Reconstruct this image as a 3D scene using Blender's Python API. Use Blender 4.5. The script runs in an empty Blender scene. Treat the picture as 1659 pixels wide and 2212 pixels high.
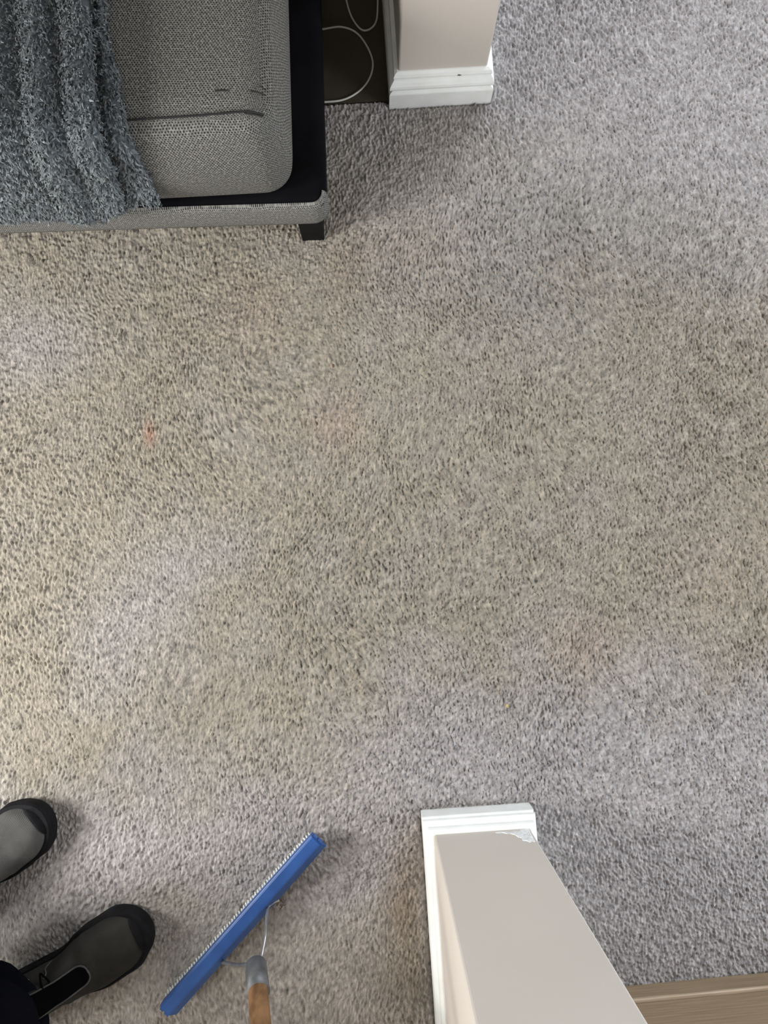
import bpy, bmesh, math, random
import numpy as np
from mathutils import Vector, Matrix, noise

C = bpy.context.scene.collection
PI = math.pi
R = math.radians
rng = np.random.default_rng(7)
random.seed(7)

# ------------------------------------------------------------------ camera
cam_d = bpy.data.cameras.new('camera')
cam = bpy.data.objects.new('camera', cam_d)
C.objects.link(cam)
cam_d.sensor_fit = 'VERTICAL'
cam_d.sensor_height = 36.0
cam_d.lens = 36.0 * 1661.0 / 2212.0
cam_d.clip_start = 0.02
CAM_H = 1.4
cam.matrix_world = Matrix(((0.99787, 0.06428, -0.01143, 0), (-0.06504, 0.99398, -0.08819, 0), (0.0057, 0.08875, 0.99604, CAM_H), (0, 0, 0, 1)))
bpy.context.scene.camera = cam

# ------------------------------------------------------------------ world, light, exposure
S = bpy.context.scene
S.view_settings.view_transform = 'Standard'
S.view_settings.look = 'None'
S.view_settings.gamma = 1.0
S.view_settings.use_curve_mapping = False
S.view_settings.exposure = 0.0
wd = bpy.data.worlds.new('sky')
S.world = wd
wd.use_nodes = True
bg = wd.node_tree.nodes['Background']
bg.inputs[0].default_value = (0.75, 0.87, 1.0, 1)
bg.inputs[1].default_value = 1.0
S.cycles.max_bounces = 6
S.cycles.diffuse_bounces = 4


def area(name, loc, target, sx, sy, power, col):
    d = bpy.data.lights.new(name, 'AREA')
    d.shape = 'RECTANGLE'
    d.size, d.size_y, d.energy, d.color = sx, sy, power, col
    o = bpy.data.objects.new(name, d)
    C.objects.link(o)
    o.location = loc
    o.rotation_euler = (Vector(target) - Vector(loc)).to_track_quat('-Z', 'Y').to_euler()
    return o


# daylight entering through the room's four windows
area('window_light', (-1.90, -0.10, 1.08), (0, -0.60, 0.25), 0.70, 0.80, 64, (1.0, 0.99, 0.97))
area('window_light', (-1.90, -1.22, 1.08), (0, -0.85, 0.25), 0.60, 0.80, 25, (1.0, 0.98, 0.95))
area('window_light', (1.45, 2.52, 1.2), (0.9, 0.3, 0.6), 1.3, 1.1, 68, (0.82, 0.90, 1.0))
area('window_light', (2.22, -0.50, 1.15), (0, -0.5, 0.3), 1.1, 1.0, 50, (0.86, 0.92, 1.0))


# ------------------------------------------------------------------ material helpers
def new_mat(name):
    m = bpy.data.materials.new(name)
    m.use_nodes = True
    nt = m.node_tree
    return m, nt, nt.nodes['Principled BSDF']


def N(nt, typ, **kw):
    n = nt.nodes.new(typ)
    for k, v in kw.items():
        setattr(n, k, v)
    return n


def math_node(nt, op, a, b=None, c=None, clamp=False):
    n = N(nt, 'ShaderNodeMath', operation=op, use_clamp=clamp)
    for i, v in enumerate((a, b, c)):
        if v is None:
            continue
        if isinstance(v, (int, float)):
            n.inputs[i].default_value = v
        else:
            nt.links.new(v, n.inputs[i])
    return n.outputs[0]


def simple(name, col, rough=0.6, col2=None, scale=20.0, bump=0.0, bscale=None, metal=0.0, stretch=(1, 1, 1), bdist=0.002, detail=4, sheen=0.0, spec=0.5, lo=0.35, hi=0.65):
    m, nt, p = new_mat(name)
    p.inputs['Roughness'].default_value = rough
    p.inputs['Metallic'].default_value = metal
    p.inputs['Specular IOR Level'].default_value = spec
    if sheen:
        p.inputs['Sheen Weight'].default_value = sheen
    tc = N(nt, 'ShaderNodeTexCoord')
    mp = N(nt, 'ShaderNodeMapping')
    mp.inputs['Scale'].default_value = stretch
    nt.links.new(tc.outputs['Object'], mp.inputs[0])
    nz = N(nt, 'ShaderNodeTexNoise')
    nz.inputs['Scale'].default_value = scale
    nz.inputs['Detail'].default_value = detail
    nt.links.new(mp.outputs[0], nz.inputs['Vector'])
    rp = N(nt, 'ShaderNodeValToRGB')
    rp.color_ramp.elements[0].position = lo
    rp.color_ramp.elements[1].position = hi
    rp.color_ramp.elements[0].color = (*col, 1)
    rp.color_ramp.elements[1].color = (*(col2 or col), 1)
    nt.links.new(nz.outputs['Fac'], rp.inputs[0])
    nt.links.new(rp.outputs[0], p.inputs['Base Color'])
    if bump:
        nb = N(nt, 'ShaderNodeTexNoise')
        nb.inputs['Scale'].default_value = bscale or scale
        nb.inputs['Detail'].default_value = 5
        nt.links.new(mp.outputs[0], nb.inputs['Vector'])
        b = N(nt, 'ShaderNodeBump')
        b.inputs['Strength'].default_value = bump
        b.inputs['Distance'].default_value = bdist
        nt.links.new(nb.outputs['Fac'], b.inputs['Height'])
        nt.links.new(b.outputs[0], p.inputs['Normal'])
    return m


def weave_mat(name, pitch_u, pitch_v, light, light2, dark, slant=0.0):
    """knitted grey upholstery: staggered dark holes between light yarns, laid out in UV metres"""
    m, nt, p = new_mat(name)
    p.inputs['Roughness'].default_value = 0.85
    p.inputs['Specular IOR Level'].default_value = 0.25
    uv = N(nt, 'ShaderNodeUVMap')
    uv.uv_map = 'UVMap'
    nzw = N(nt, 'ShaderNodeTexNoise')
    nzw.inputs['Scale'].default_value = 9
    nzw.inputs['Detail'].default_value = 3
    nt.links.new(uv.outputs[0], nzw.inputs['Vector'])
    sep = N(nt, 'ShaderNodeSeparateXYZ')
    nt.links.new(uv.outputs[0], sep.inputs[0])
    wob = math_node(nt, 'MULTIPLY', math_node(nt, 'SUBTRACT', nzw.outputs['Fac'], 0.5), 0.012)
    u = math_node(nt, 'DIVIDE', math_node(nt, 'ADD', sep.outputs[0], wob), pitch_u)
    v0 = math_node(nt, 'ADD', sep.outputs[1], wob)
    v = math_node(nt, 'DIVIDE', math_node(nt, 'ADD', v0, math_node(nt, 'MULTIPLY', sep.outputs[0], slant)), pitch_v)
    row = math_node(nt, 'FLOOR', v)
    fv = math_node(nt, 'SUBTRACT', math_node(nt, 'FRACT', v), 0.5)
    ush = math_node(nt, 'ADD', u, math_node(nt, 'MULTIPLY', row, 0.42))
    fu = math_node(nt, 'SUBTRACT', math_node(nt, 'FRACT', ush), 0.5)
    du = math_node(nt, 'MULTIPLY', fu, 1.55)
    dv = math_node(nt, 'MULTIPLY', fv, 1.15)
    d = math_node(nt, 'SQRT', math_node(nt, 'ADD', math_node(nt, 'MULTIPLY', du, du), math_node(nt, 'MULTIPLY', dv, dv)))
    n2 = N(nt, 'ShaderNodeTexNoise')
    n2.inputs['Scale'].default_value = 260
    n2.inputs['Detail'].default_value = 2
    nt.links.new(uv.outputs[0], n2.inputs['Vector'])
    d2 = math_node(nt, 'ADD', d, math_node(nt, 'MULTIPLY', math_node(nt, 'SUBTRACT', n2.outputs['Fac'], 0.5), 0.35))
    mask = N(nt, 'ShaderNodeMapRange')
    mask.inputs['From Min'].default_value = 0.20
    mask.inputs['From Max'].default_value = 0.48
    nt.links.new(d2, mask.inputs['Value'])
    yarn = N(nt, 'ShaderNodeMixRGB')
    yarn.inputs[1].default_value = (*light, 1)
    yarn.inputs[2].default_value = (*light2, 1)
    yr = N(nt, 'ShaderNodeMapRange')
    yr.inputs['From Min'].default_value = 0.42
    yr.inputs['From Max'].default_value = 0.72
    nt.links.new(n2.outputs['Fac'], yr.inputs['Value'])
    nt.links.new(yr.outputs[0], yarn.inputs[0])
    mx = N(nt, 'ShaderNodeMixRGB')
    mx.inputs[1].default_value = (*dark, 1)
    nt.links.new(mask.outputs[0], mx.inputs[0])
    nt.links.new(yarn.outputs[0], mx.inputs[2])
    nt.links.new(mx.outputs[0], p.inputs['Base Color'])
    b = N(nt, 'ShaderNodeBump')
    b.inputs['Strength'].default_value = 0.7
    b.inputs['Distance'].default_value = 0.0012
    nt.links.new(mask.outputs[0], b.inputs['Height'])
    nt.links.new(b.outputs[0], p.inputs['Normal'])
    return m


M = {}
M['plaster'] = simple('beige_wall_paint', (0.52, 0.470, 0.415), 0.75, (0.55, 0.497, 0.442), 3, 0.12, 260, bdist=0.0006)
M['ceiling'] = simple('ceiling_paint', (0.60, 0.59, 0.57), 0.8, (0.63, 0.62, 0.60), 3)
M['outer_plaster'] = simple('taupe_wall_paint', (0.34, 0.315, 0.285), 0.8, (0.37, 0.34, 0.31), 3)
M['gloss_white'] = simple('white_gloss_paint', (0.78, 0.785, 0.745), 0.38, (0.84, 0.85, 0.82), 28, 0.15, 90, bdist=0.0008)
M['filler'] = simple('bare_filler', (0.62, 0.62, 0.61), 0.8, (0.85, 0.85, 0.84), 160, 0.8, 220, bdist=0.002)
M['scuff'] = simple('chipped_wood', (0.06, 0.04, 0.03), 0.8, (0.12, 0.08, 0.05), 300)
M['black_suede'] = simple('black_faux_suede', (0.0035, 0.0035, 0.0042), 0.9, (0.0065, 0.0065, 0.0085), 9, 0.2, 500, bdist=0.0004, spec=0.06)
M['black_gloss'] = simple('black_lacquer', (0.004, 0.004, 0.0045), 0.6, (0.006, 0.006, 0.007), 30, spec=0.12)
M['thread'] = simple('black_thread', (0.01, 0.01, 0.01), 0.8)
M['weave'] = weave_mat('grey_knit_upholstery', 0.0046, 0.0031, (0.135, 0.132, 0.121), (0.28, 0.272, 0.25), (0.006, 0.006, 0.006))
M['weave_trim'] = weave_mat('grey_knit_trim', 0.0036, 0.0030, (0.160, 0.156, 0.143), (0.28, 0.272, 0.25), (0.012, 0.012, 0.011))
M['fleece_base'] = simple('blue_grey_fleece_ground', (0.05, 0.06, 0.068), 0.95, (0.08, 0.092, 0.10), 60, 0.6, 200, bdist=0.003)
M['cable'] = simple('white_cable', (0.50, 0.49, 0.45), 0.45)
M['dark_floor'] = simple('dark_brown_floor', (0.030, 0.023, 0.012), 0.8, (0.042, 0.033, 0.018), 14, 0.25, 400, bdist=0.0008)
M['oak'] = simple('light_oak', (0.215, 0.152, 0.090), 0.5, (0.30, 0.218, 0.135), 14, 0.15, 30, stretch=(0.8, 12, 22), bdist=0.0006, detail=7)
M['oak_lit'] = simple('lit_oak_bead', (0.36, 0.27, 0.175), 0.45, (0.45, 0.34, 0.235), 20, stretch=(1, 9, 14), detail=6)  # paler copy of the oak: caught light painted into the bead
M['blue'] = simple('blue_painted_metal', (0.014, 0.065, 0.235), 0.42, (0.022, 0.090, 0.30), 25, 0.12, 600, bdist=0.0004, detail=6)
M['bristle'] = simple('white_nylon_bristle', (0.60, 0.64, 0.64), 0.5, (0.74, 0.78, 0.77), 100)
M['steel'] = simple('galvanised_steel', (0.13, 0.135, 0.14), 0.55, (0.19, 0.195, 0.20), 60, 0.2, 300, metal=0.55, bdist=0.0004)
M['wire'] = simple('bright_steel_wire', (0.34, 0.34, 0.34), 0.33, (0.42, 0.42, 0.42), 60, metal=0.85)
M['broomwood'] = simple('varnished_brown_wood', (0.125, 0.060, 0.022), 0.5, (0.29, 0.155, 0.065), 40, 0.25, 60, stretch=(1.6, 1.6, 0.6), bdist=0.0008, detail=7)
M['nubuck'] = simple('grey_brown_nubuck', (0.019, 0.018, 0.016), 0.8, (0.036, 0.034, 0.030), 18, 0.3, 700, bdist=0.0006, spec=0.15)
M['nubuck_lt'] = simple('rubbed_grey_nubuck', (0.045, 0.044, 0.042), 0.7, (0.075, 0.074, 0.072), 60, 0.3, 300, bdist=0.0006)
M['rubber'] = simple('black_rubber', (0.004, 0.004, 0.0048), 0.75, (0.0075, 0.0075, 0.0095), 40, 0.2, 300, bdist=0.0006, spec=0.15)
M['elastic'] = simple('black_elastic', (0.0018, 0.0018, 0.0022), 0.9, spec=0.05)
M['denim'] = simple('very_dark_navy_cotton', (0.0016, 0.0018, 0.0035), 0.9, (0.003, 0.0034, 0.0065), 14, 0.5, 40, bdist=0.006, spec=0.08)
M['jacket'] = simple('charcoal_jacket', (0.03, 0.03, 0.034), 0.85, (0.04, 0.04, 0.045), 10)
M['skin'] = simple('skin', (0.50, 0.30, 0.21), 0.55, (0.56, 0.34, 0.25), 20)
M['hair'] = simple('dark_brown_hair', (0.03, 0.018, 0.010), 0.6, (0.06, 0.035, 0.02), 80)
M['lint'] = simple('red_brown_fluff', (0.10, 0.035, 0.02), 0.9, (0.16, 0.06, 0.035), 300)
M['upvc'] = simple('white_window_frame', (0.8, 0.8, 0.8), 0.35)
gm, gnt, gp = new_mat('window_glass')
gp.inputs['Transmission Weight'].default_value = 1.0
gp.inputs['Roughness'].default_value = 0.02
M['glass'] = gm


def ribbed_nubuck():
    m = simple('lit_ribbed_nubuck', (0.042, 0.041, 0.039), 0.75, (0.075, 0.073, 0.069), 25)  # greyer than the other shoe: light painted into the base colour
    nt = m.node_tree
    p = nt.nodes['Principled BSDF']
    tc = N(nt, 'ShaderNodeTexCoord')
    w = N(nt, 'ShaderNodeTexWave')
    w.inputs['Scale'].default_value = 150
    w.inputs['Distortion'].default_value = 0.4
    nt.links.new(tc.outputs['Object'], w.inputs['Vector'])
    b = N(nt, 'ShaderNodeBump')
    b.inputs['Strength'].default_value = 0.45
    b.inputs['Distance'].default_value = 0.0004
    nt.links.new(w.outputs['Fac'], b.inputs['Height'])
    nt.links.new(b.outputs[0], p.inputs['Normal'])
    return m


M['ribbed'] = ribbed_nubuck()


# ------------------------------------------------------------------ object helpers
def tag(o, label=None, cat=None, group=None, kind=None):
    if label:
        o['label'] = label
    if cat:
        o['category'] = cat
    if group:
        o['group'] = group
    if kind:
        o['kind'] = kind
    return o


def empty(name, loc=(0, 0, 0), rz=0.0):
    o = bpy.data.objects.new(name, None)
    C.objects.link(o)
    o.location = loc
    o.rotation_euler = (0, 0, rz)
    o.empty_display_size = 0.05
    return o


def from_data(name, verts, faces, mat, parent=None, smooth=False, uvs=None):
    me = bpy.data.meshes.new(name)
    me.from_pydata([tuple(v) for v in verts], [], faces)
    if uvs is not None:
        ul = me.uv_layers.new(name='UVMap')
        ul.data.foreach_set('uv', np.asarray(uvs, dtype=np.float32).ravel())
    me.materials.append(mat)
    if smooth:
        me.polygons.foreach_set('use_smooth', [True] * len(me.polygons))
    me.update()
    o = bpy.data.objects.new(name, me)
    C.objects.link(o)
    if parent:
        o.parent = parent
    return o


def from_bm(name, bm, mat, parent=None, smooth=False):
    bmesh.ops.recalc_face_normals(bm, faces=bm.faces)
    me = bpy.data.meshes.new(name)
    bm.to_mesh(me)
    bm.free()
    me.materials.append(mat)
    if smooth:
        me.polygons.foreach_set('use_smooth', [True] * len(me.polygons))
    o = bpy.data.objects.new(name, me)
    C.objects.link(o)
    if parent:
        o.parent = parent
    return o


def bm_box(bm, x0, x1, y0, y1, z0, z1, bev=0.0, seg=2):
    r = bmesh.ops.create_cube(bm, size=1.0)
    vs = r['verts']
    for v in vs:
        v.co = Vector(((x0 + x1) / 2 + v.co.x * (x1 - x0), (y0 + y1) / 2 + v.co.y * (y1 - y0), (z0 + z1) / 2 + v.co.z * (z1 - z0)))
    if bev > 0:
        es = list({e for v in vs for e in v.link_edges})
        bmesh.ops.bevel(bm, geom=es, offset=bev, segments=seg, profile=0.5, affect='EDGES')
    return bm


def box(name, x0, x1, y0, y1, z0, z1, mat, parent=None, bev=0.0, seg=2, smooth=False):
    bm = bmesh.new()
    bm_box(bm, x0, x1, y0, y1, z0, z1, bev, seg)
    return from_bm(name, bm, mat, parent, smooth)


def tube_data(pts, rad, n=10, close=False, caps=True):
    pts = [Vector(p) for p in pts]
    if not isinstance(rad, (list, tuple)):
        rad = [rad] * len(pts)
    V, F = [], []
    L = len(pts)
    up = None
    for i, p in enumerate(pts):
        if close:
            t = (pts[(i + 1) % L] - pts[i - 1]).normalized()
        else:
            t = (pts[min(i + 1, L - 1)] - pts[max(i - 1, 0)]).normalized()
        if up is None:
            up = Vector((0, 0, 1)) if abs(t.z) < 0.9 else Vector((1, 0, 0))
        a = (up - t * up.dot(t)).normalized()
        b = t.cross(a)
        up = a
        for k in range(n):
            th = 2 * PI * k / n
            V.append(p + (a * math.cos(th) + b * math.sin(th)) * rad[i])
    m = L if close else L - 1
    for i in range(m):
        j = (i + 1) % L
        for k in range(n):
            k2 = (k + 1) % n
            F.append((i * n + k, i * n + k2, j * n + k2, j * n + k))
    if caps and not close:
        F.append(tuple(range(n))[::-1])
        F.append(tuple((L - 1) * n + k for k in range(n)))
    return V, F


def tube(name, pts, rad, mat, parent=None, n=10, close=False):
    V, F = tube_data(pts, rad, n, close)
    return from_data(name, V, F, mat, parent, True)


def spline(pts, n=8):
    """Catmull-Rom through the given points"""
    P = [Vector(p) for p in pts]
    P = [P[0] * 2 - P[1]] + P + [P[-1] * 2 - P[-2]]
    out = []
    for i in range(1, len(P) - 2):
        for k in range(n):
            t = k / n
            a, b, c, d = P[i - 1], P[i], P[i + 1], P[i + 2]
            out.append(0.5 * ((2 * b) + (c - a) * t + (2 * a - 5 * b + 4 * c - d) * t * t + (3 * b - a - 3 * c + d) * t ** 3))
    out.append(P[-2])
    return out


def rounded_box(name, x0, x1, y0, y1, z0, z1, r, mat, parent=None, n=24, bulge=0.0, rp=None, sag=0.0, puff=None, taper=0.0):
    """box with soft rounded corners (rp in plan, r on the horizontal edges), bulging sides and UVs in metres"""
    rp = rp or r
    V, F, UV = [], [], []
    cx, cy, cz = (x0 + x1) / 2, (y0 + y1) / 2, (z0 + z1) / 2
    hx, hy, hz = (x1 - x0) / 2, (y1 - y0) / 2, (z1 - z0) / 2

    def place(p):
        x, y, z = p[0] * hx, p[1] * hy, p[2] * hz
        # plan rounding
        ix, iy = hx - rp, hy - rp
        qx, qy = max(-ix, min(ix, x)), max(-iy, min(iy, y))
        dx, dy = x - qx, y - qy
        m = max(abs(dx), abs(dy))
        l = math.hypot(dx, dy)
        if l > 1e-9:
            dx, dy = dx / l * m, dy / l * m
        # vertical rounding : inset plan near top and bottom
        iz = hz - r
        qz = max(-iz, min(iz, z))
        dz = z - qz
        e = 0.0
        x, y = qx + dx, qy + dy
        edge = m / rp if l > 1e-9 else 0.0     # 1 on the side wall
        if abs(dz) > 1e-9 and edge > 0:
            k = abs(dz) / r
            s = math.sqrt(k * k + edge * edge)
            mm = max(k, edge)
            f = mm / s if s > 0 else 1
            x, y = qx + dx * f, qy + dy * f
            z = qz + dz * f
        if bulge:
            b = bulge * max(0, 1 - (z / hz) ** 2)
            if l > 1e-9:
                x += dx / rp * b
                y += dy / rp * b
            if sag and y < -hy * 0.5:
                y -= sag * (1 - (x / hx) ** 2) * max(0, 1 - (z / hz) ** 2) * min(1, (-y / hy - 0.5) * 2)
            if taper and z > 0:
                x -= taper * (x / hx) * (z / hz) ** 2
            bt = (bulge * 1.2 if puff is None else puff) * (1 - (x / hx) ** 2) * (1 - (y / hy) ** 2)
            if z > 0:
                z += bt * (z / hz)
        return (cx + x, cy + y, cz + z)

    def grid(ax, sgn):
        a, b = [(1, 2), (2, 0), (0, 1)][ax]
        h = (hx, hy, hz)
        def coords(k):
            rr = rp if k != 2 else r
            c = (h[k] - rr) / h[k]
            A = list(np.linspace(-1, -c, 8)) + list(np.linspace(-c, c, n))[1:-1] + list(np.linspace(c, 1, 8))
            return A
        ca, cb = coords(a), coords(b)
        base = len(V)
        for i, u in enumerate(ca):
            for j, v in enumerate(cb):
                p = [0, 0, 0]
                p[ax] = sgn
                p[a] = u
                p[b] = v
                V.append(place(p))
        nb = len(cb)
        for i in range(len(ca) - 1):
            for j in range(nb - 1):
                q = [(i, j), (i + 1, j), (i + 1, j + 1), (i, j + 1)]
                if sgn < 0:
                    q = q[::-1]
                F.append(tuple(base + s * nb + t for s, t in q))
                for s, t in q:
                    uu, vv = ca[s] * h[a], cb[t] * h[b]
                    if ax == 0:
                        UV.append((uu + 10, vv + 10))        # y, z
                    elif ax == 1:
                        UV.append((vv + 10, uu + 10))        # x, z
                    else:
                        UV.append((uu + 10, vv + 10))        # x, y
    for ax in range(3):
        for sg in (-1, 1):
            grid(ax, sg)
    o = from_data(name, V, F, mat, parent, True, UV)
    bm = bmesh.new()
    bm.from_mesh(o.data)
    bmesh.ops.remove_doubles(bm, verts=bm.verts, dist=0.0003)
    bm.to_mesh(o.data)
    bm.free()
    return o


# ------------------------------------------------------------------ floor: cut-pile carpet as real relief
def smooth01(a, b, x):
    t = np.clip((x - a) / (b - a), 0, 1)
    return t * t * (3 - 2 * t)


def band_noise(ny, nx, sy, sx, seed, band=1.9):
    """gaussian-filtered white noise minus a blurrier copy; sy, sx are the blur radii in cells"""
    g = np.random.default_rng(seed)
    w = g.standard_normal((ny, nx)).astype(np.float32)
    fy = np.fft.fftfreq(ny)[:, None]
    fx = np.fft.rfftfreq(nx)[None, :]
    G = lambda k: np.exp(-2 * (PI ** 2) * ((fy * sy * k) ** 2 + (fx * sx * k) ** 2))
    r = np.fft.irfft2(np.fft.rfft2(w) * (G(1) - (G(band) if band else 0)), s=(ny, nx))
    return (r / r.std()).astype(np.float32)


def warp(img, dy, dx):
    ny, nx = img.shape
    Y, X = np.mgrid[0:ny, 0:nx].astype(np.float32)
    y = np.clip(Y + dy, 0, ny - 1.001)
    x = np.clip(X + dx, 0, nx - 1.001)
    y0, x0 = y.astype(int), x.astype(int)
    fy, fx = y - y0, x - x0
    return (img[y0, x0] * (1 - fy) * (1 - fx) + img[y0 + 1, x0] * fy * (1 - fx) + img[y0, x0 + 1] * (1 - fy) * fx + img[y0 + 1, x0 + 1] * fy * fx)


SCUFFS = [(-0.374, 0.52, 0.032), (-0.491, 0.483, 0.036), (-0.161, 0.365, 0.012), (-0.314, 0.309, 0.03), (-0.204, 0.363, 0.012), (-0.164, 0.073, 0.022), (-0.204, -0.05, 0.018), (-0.03, -0.21, 0.022), (-0.483, -0.285, 0.024), (-0.508, 0.352, 0.022)]   # clumped tufts: x, y, radius


def make_carpet():
    cell = 0.0015
    cxs = np.arange(-0.755, 0.885, cell)
    cys = np.arange(-0.855, 1.205, cell)

    def outer(start, end):
        o, s, p = [], cell * 1.5, start
        sg = 1 if end > start else -1
        while (end - p) * sg > 0:
            p = p + sg * s
            s = min(s * 1.25, 0.08)
            o.append(p)
        o[-1] = end
        return o
    xl, xr = outer(cxs[0], -1.98)[::-1], outer(cxs[-1], 2.3)
    yl, yr = outer(cys[0], -2.2)[::-1], outer(cys[-1], 2.6)
    xs = np.concatenate([xl, cxs, xr])
    ys = np.concatenate([yl, cys, yr])
    ny, nx = len(cys), len(cxs)
    # pile relief of the core
    big = band_noise(ny, nx, 70, 70, 11, None)
    big2 = band_noise(ny, nx, 55, 55, 12, None)
    mid = band_noise(ny, nx, 14, 14, 13, None)
    a = band_noise(ny, nx, 1.85, 0.72, 1)
    a2 = band_noise(ny, nx, 0.85, 0.72, 2)
    b = band_noise(ny, nx, 3.0, 1.15, 3)
    # the pile leans differently from place to place, so warp the yarn direction
    wy = big * 7 + mid * 1.2
    wx = big2 * 8 + mid * 1.5
    a, b = warp(a, wy, wx), warp(b, wy, wx)
    X, Y = np.meshgrid(cxs, cys)
    rough = 0.5 + 0.5 * smooth01(-1.0, 1.2, big)
    lie = smooth01(-0.8, 0.9, big2)
    # inside the left half near the feet the pile stands up short and fine
    short = 1 - 0.35 * smooth01(-0.50, -0.58, Y) * smooth01(0.06, 0.0, X)
    n_ = 1.05 * a * (0.6 + 0.4 * lie) + 0.5 * a2 * (1 - 0.4 * lie) + 0.36 * b * rough
    short = short * (0.72 + 0.28 * smooth01(-0.35, 0.10, X)) * (1 - 0.15 * smooth01(0.1, 0.5, Y) * smooth01(0.0, -0.1, X))
    h = 0.00165 * short * np.sinh(np.clip(n_, -2.2, 2.6) * 0.75)
    h = np.where(h > 0, h * 1.15, h * 0.8)
    # scuffed, clumped tufts in the worn patches on the left of the opening
    lump = band_noise(ny, nx, 7, 4.5, 5, 2.2)
    worn = smooth01(0.5, 1.6, band_noise(ny, nx, 28, 28, 6, None)) * smooth01(0.12, -0.1, X) * smooth01(-0.45, -0.2, Y)
    for (x, y, r) in SCUFFS:
        worn = np.maximum(worn, 1.15 * np.exp(-(((X - x) / r) ** 2 + ((Y - y) / (r * 0.8)) ** 2)))
    h = h + 0.0016 * worn * np.clip(lump, -0.5, 2.0)
    h += 0.0009 * big2 * 0.6 + 0.0006 * mid * 0.5
    # tread lines: long soft furrows of the pile
    h += -0.0022 * np.exp(-((X + 0.055 - 0.012 * np.sin(Y * 7)) / 0.022) ** 2) * smooth01(-0.45, -0.2, Y) * smooth01(0.62, 0.4, Y)
    # carpet edge tucks down beside the skirting, and under the dark floor
    def near_box(x0, x1, y0, y1):
        dx = np.maximum(np.maximum(x0 - X, X - x1), 0)
        dy = np.maximum(np.maximum(y0 - Y, Y - y1), 0)
        return np.sqrt(dx * dx + dy * dy)
    for bx in ((0.047, 0.239, -2.5, -0.409), (0.076, 0.270, 0.901, 3)):
        d = near_box(*bx)
        h -= 0.007 * np.exp(-(d / 0.006) ** 2)
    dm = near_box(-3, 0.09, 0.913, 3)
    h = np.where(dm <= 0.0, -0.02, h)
    H = np.zeros((len(ys), len(xs)), np.float32)
    iy, ix = len(yl), len(xl)
    # fade relief into the far carpet, which keeps the shader's bump only
    edge = np.minimum.reduce([X - cxs[0], cxs[-1] - X, Y - cys[0], cys[-1] - Y])
    H[iy:iy + ny, ix:ix + nx] = np.where(dm <= 0, h, h * smooth01(0, 0.05, edge))
    XX, YY = np.meshgrid(xs, ys)
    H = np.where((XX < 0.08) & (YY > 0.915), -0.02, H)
    far = np.ones_like(H)
    far[iy:iy + ny, ix:ix + nx] = 1 - smooth01(0, 0.05, edge)
    # ---- colour of the yarn: clean mauve grey at the margins, yellower inside from soiling and painted-in light tone, and stains
    clean = np.array([0.300, 0.279, 0.272])
    soil_warm = np.array([0.264, 0.235, 0.188])
    lowX = XX + 0.0
    g1 = np.zeros_like(H); g2 = np.zeros_like(H)
    g1[iy:iy + ny, ix:ix + nx] = band_noise(ny, nx, 50, 50, 21, None)
    g2[iy:iy + ny, ix:ix + nx] = band_noise(ny, nx, 16, 16, 22, None)
    wob = g1 * 0.03 + g2 * 0.014
    # right-hand side of the opening: soiling and painted light tone between y = -0.2 and y = 0.62
    soil_light_r = smooth01(-0.30, -0.10, YY + wob * 0.7) * smooth01(0.95, 0.35, YY + (XX - 0.3) * 0.15 + wob * 2)
    soil_light_l = smooth01(-0.52, -0.18, YY + wob) * smooth01(0.95, 0.7, YY + wob)
    side = smooth01(-0.16, 0.08, XX + wob * 0.5)
    soil_light = soil_light_l * (1 - side) + soil_light_r * side
    near = smooth01(-0.50, -0.62, YY + wob) * smooth01(0.06, 0.02, XX) * 0.75
    soil_light = np.clip(np.maximum(soil_light, near * 0.8) * (0.93 + 0.07 * g2), 0, 1)
    # cleaner rubbed spots
    def spot(x, y, r, q=1.0):
        return np.exp(-(((XX - x) / r) ** 2 + ((YY - y) / (r * q)) ** 2) ** 1.0)
    for (x, y, r, q, s) in ((-0.43, -0.02, 0.085, 1.0, 0.65), (-0.36, 0.05, 0.06, 1, 0.55), (-0.27, 0.07, 0.045, 1, 0.45), (-0.62, 0.48, 0.11, 0.8, 0.7), (-0.50, -0.10, 0.07, 1.2, 0.6)):
        soil_light = soil_light * (1 - s * spot(x, y, r, q))
    col = clean[None, None] * (1 - soil_light[..., None]) + soil_warm[None, None] * soil_light[..., None]
    for (x, y, r, q, c, s) in ((-0.405, 0.295, 0.010, 2.2, (0.40, 0.23, 0.16), 0.75), (0.0, -0.57, 0.03, 1.6, (0.20, 0.12, 0.07), 0.40),
                               (0.03, -0.50, 0.05, 1.0, (0.28, 0.2, 0.13), 0.35), (-0.06, 0.29, 0.05, 1.2, (0.36, 0.27, 0.21), 0.5),
                               (-0.21, 0.52, 0.07, 1.0, (0.35, 0.27, 0.21), 0.35), (0.36, -0.14, 0.08, 0.7, (0.36, 0.27, 0.22), 0.4),
                               (0.58, -0.02, 0.10, 1.0, (0.34, 0.27, 0.21), 0.35), (0.10, 0.62, 0.10, 0.6, (0.37, 0.29, 0.24), 0.35),
                               (0.42, 0.55, 0.09, 0.6, (0.36, 0.29, 0.23), 0.35), (-0.03, 0.58, 0.05, 1.6, (0.27, 0.22, 0.16), 0.5),
                               (0.08, -0.45, 0.07, 0.5, (0.26, 0.19, 0.13), 0.3), (0.42, 0.60, 0.24, 0.8, (0.22, 0.205, 0.175), 0.5), (0.72, 0.12, 0.14, 2.2, (0.27, 0.22, 0.165), 0.35), (0.015, -0.66, 0.05, 2.5, (0.20, 0.155, 0.10), 0.45)):  # wide grey spot and strip along the near partition paint shade into the yarn
        k = (s * spot(x, y, r, q))[..., None]
        col = col * (1 - k) + np.array(c) * 0.84 * k
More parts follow.
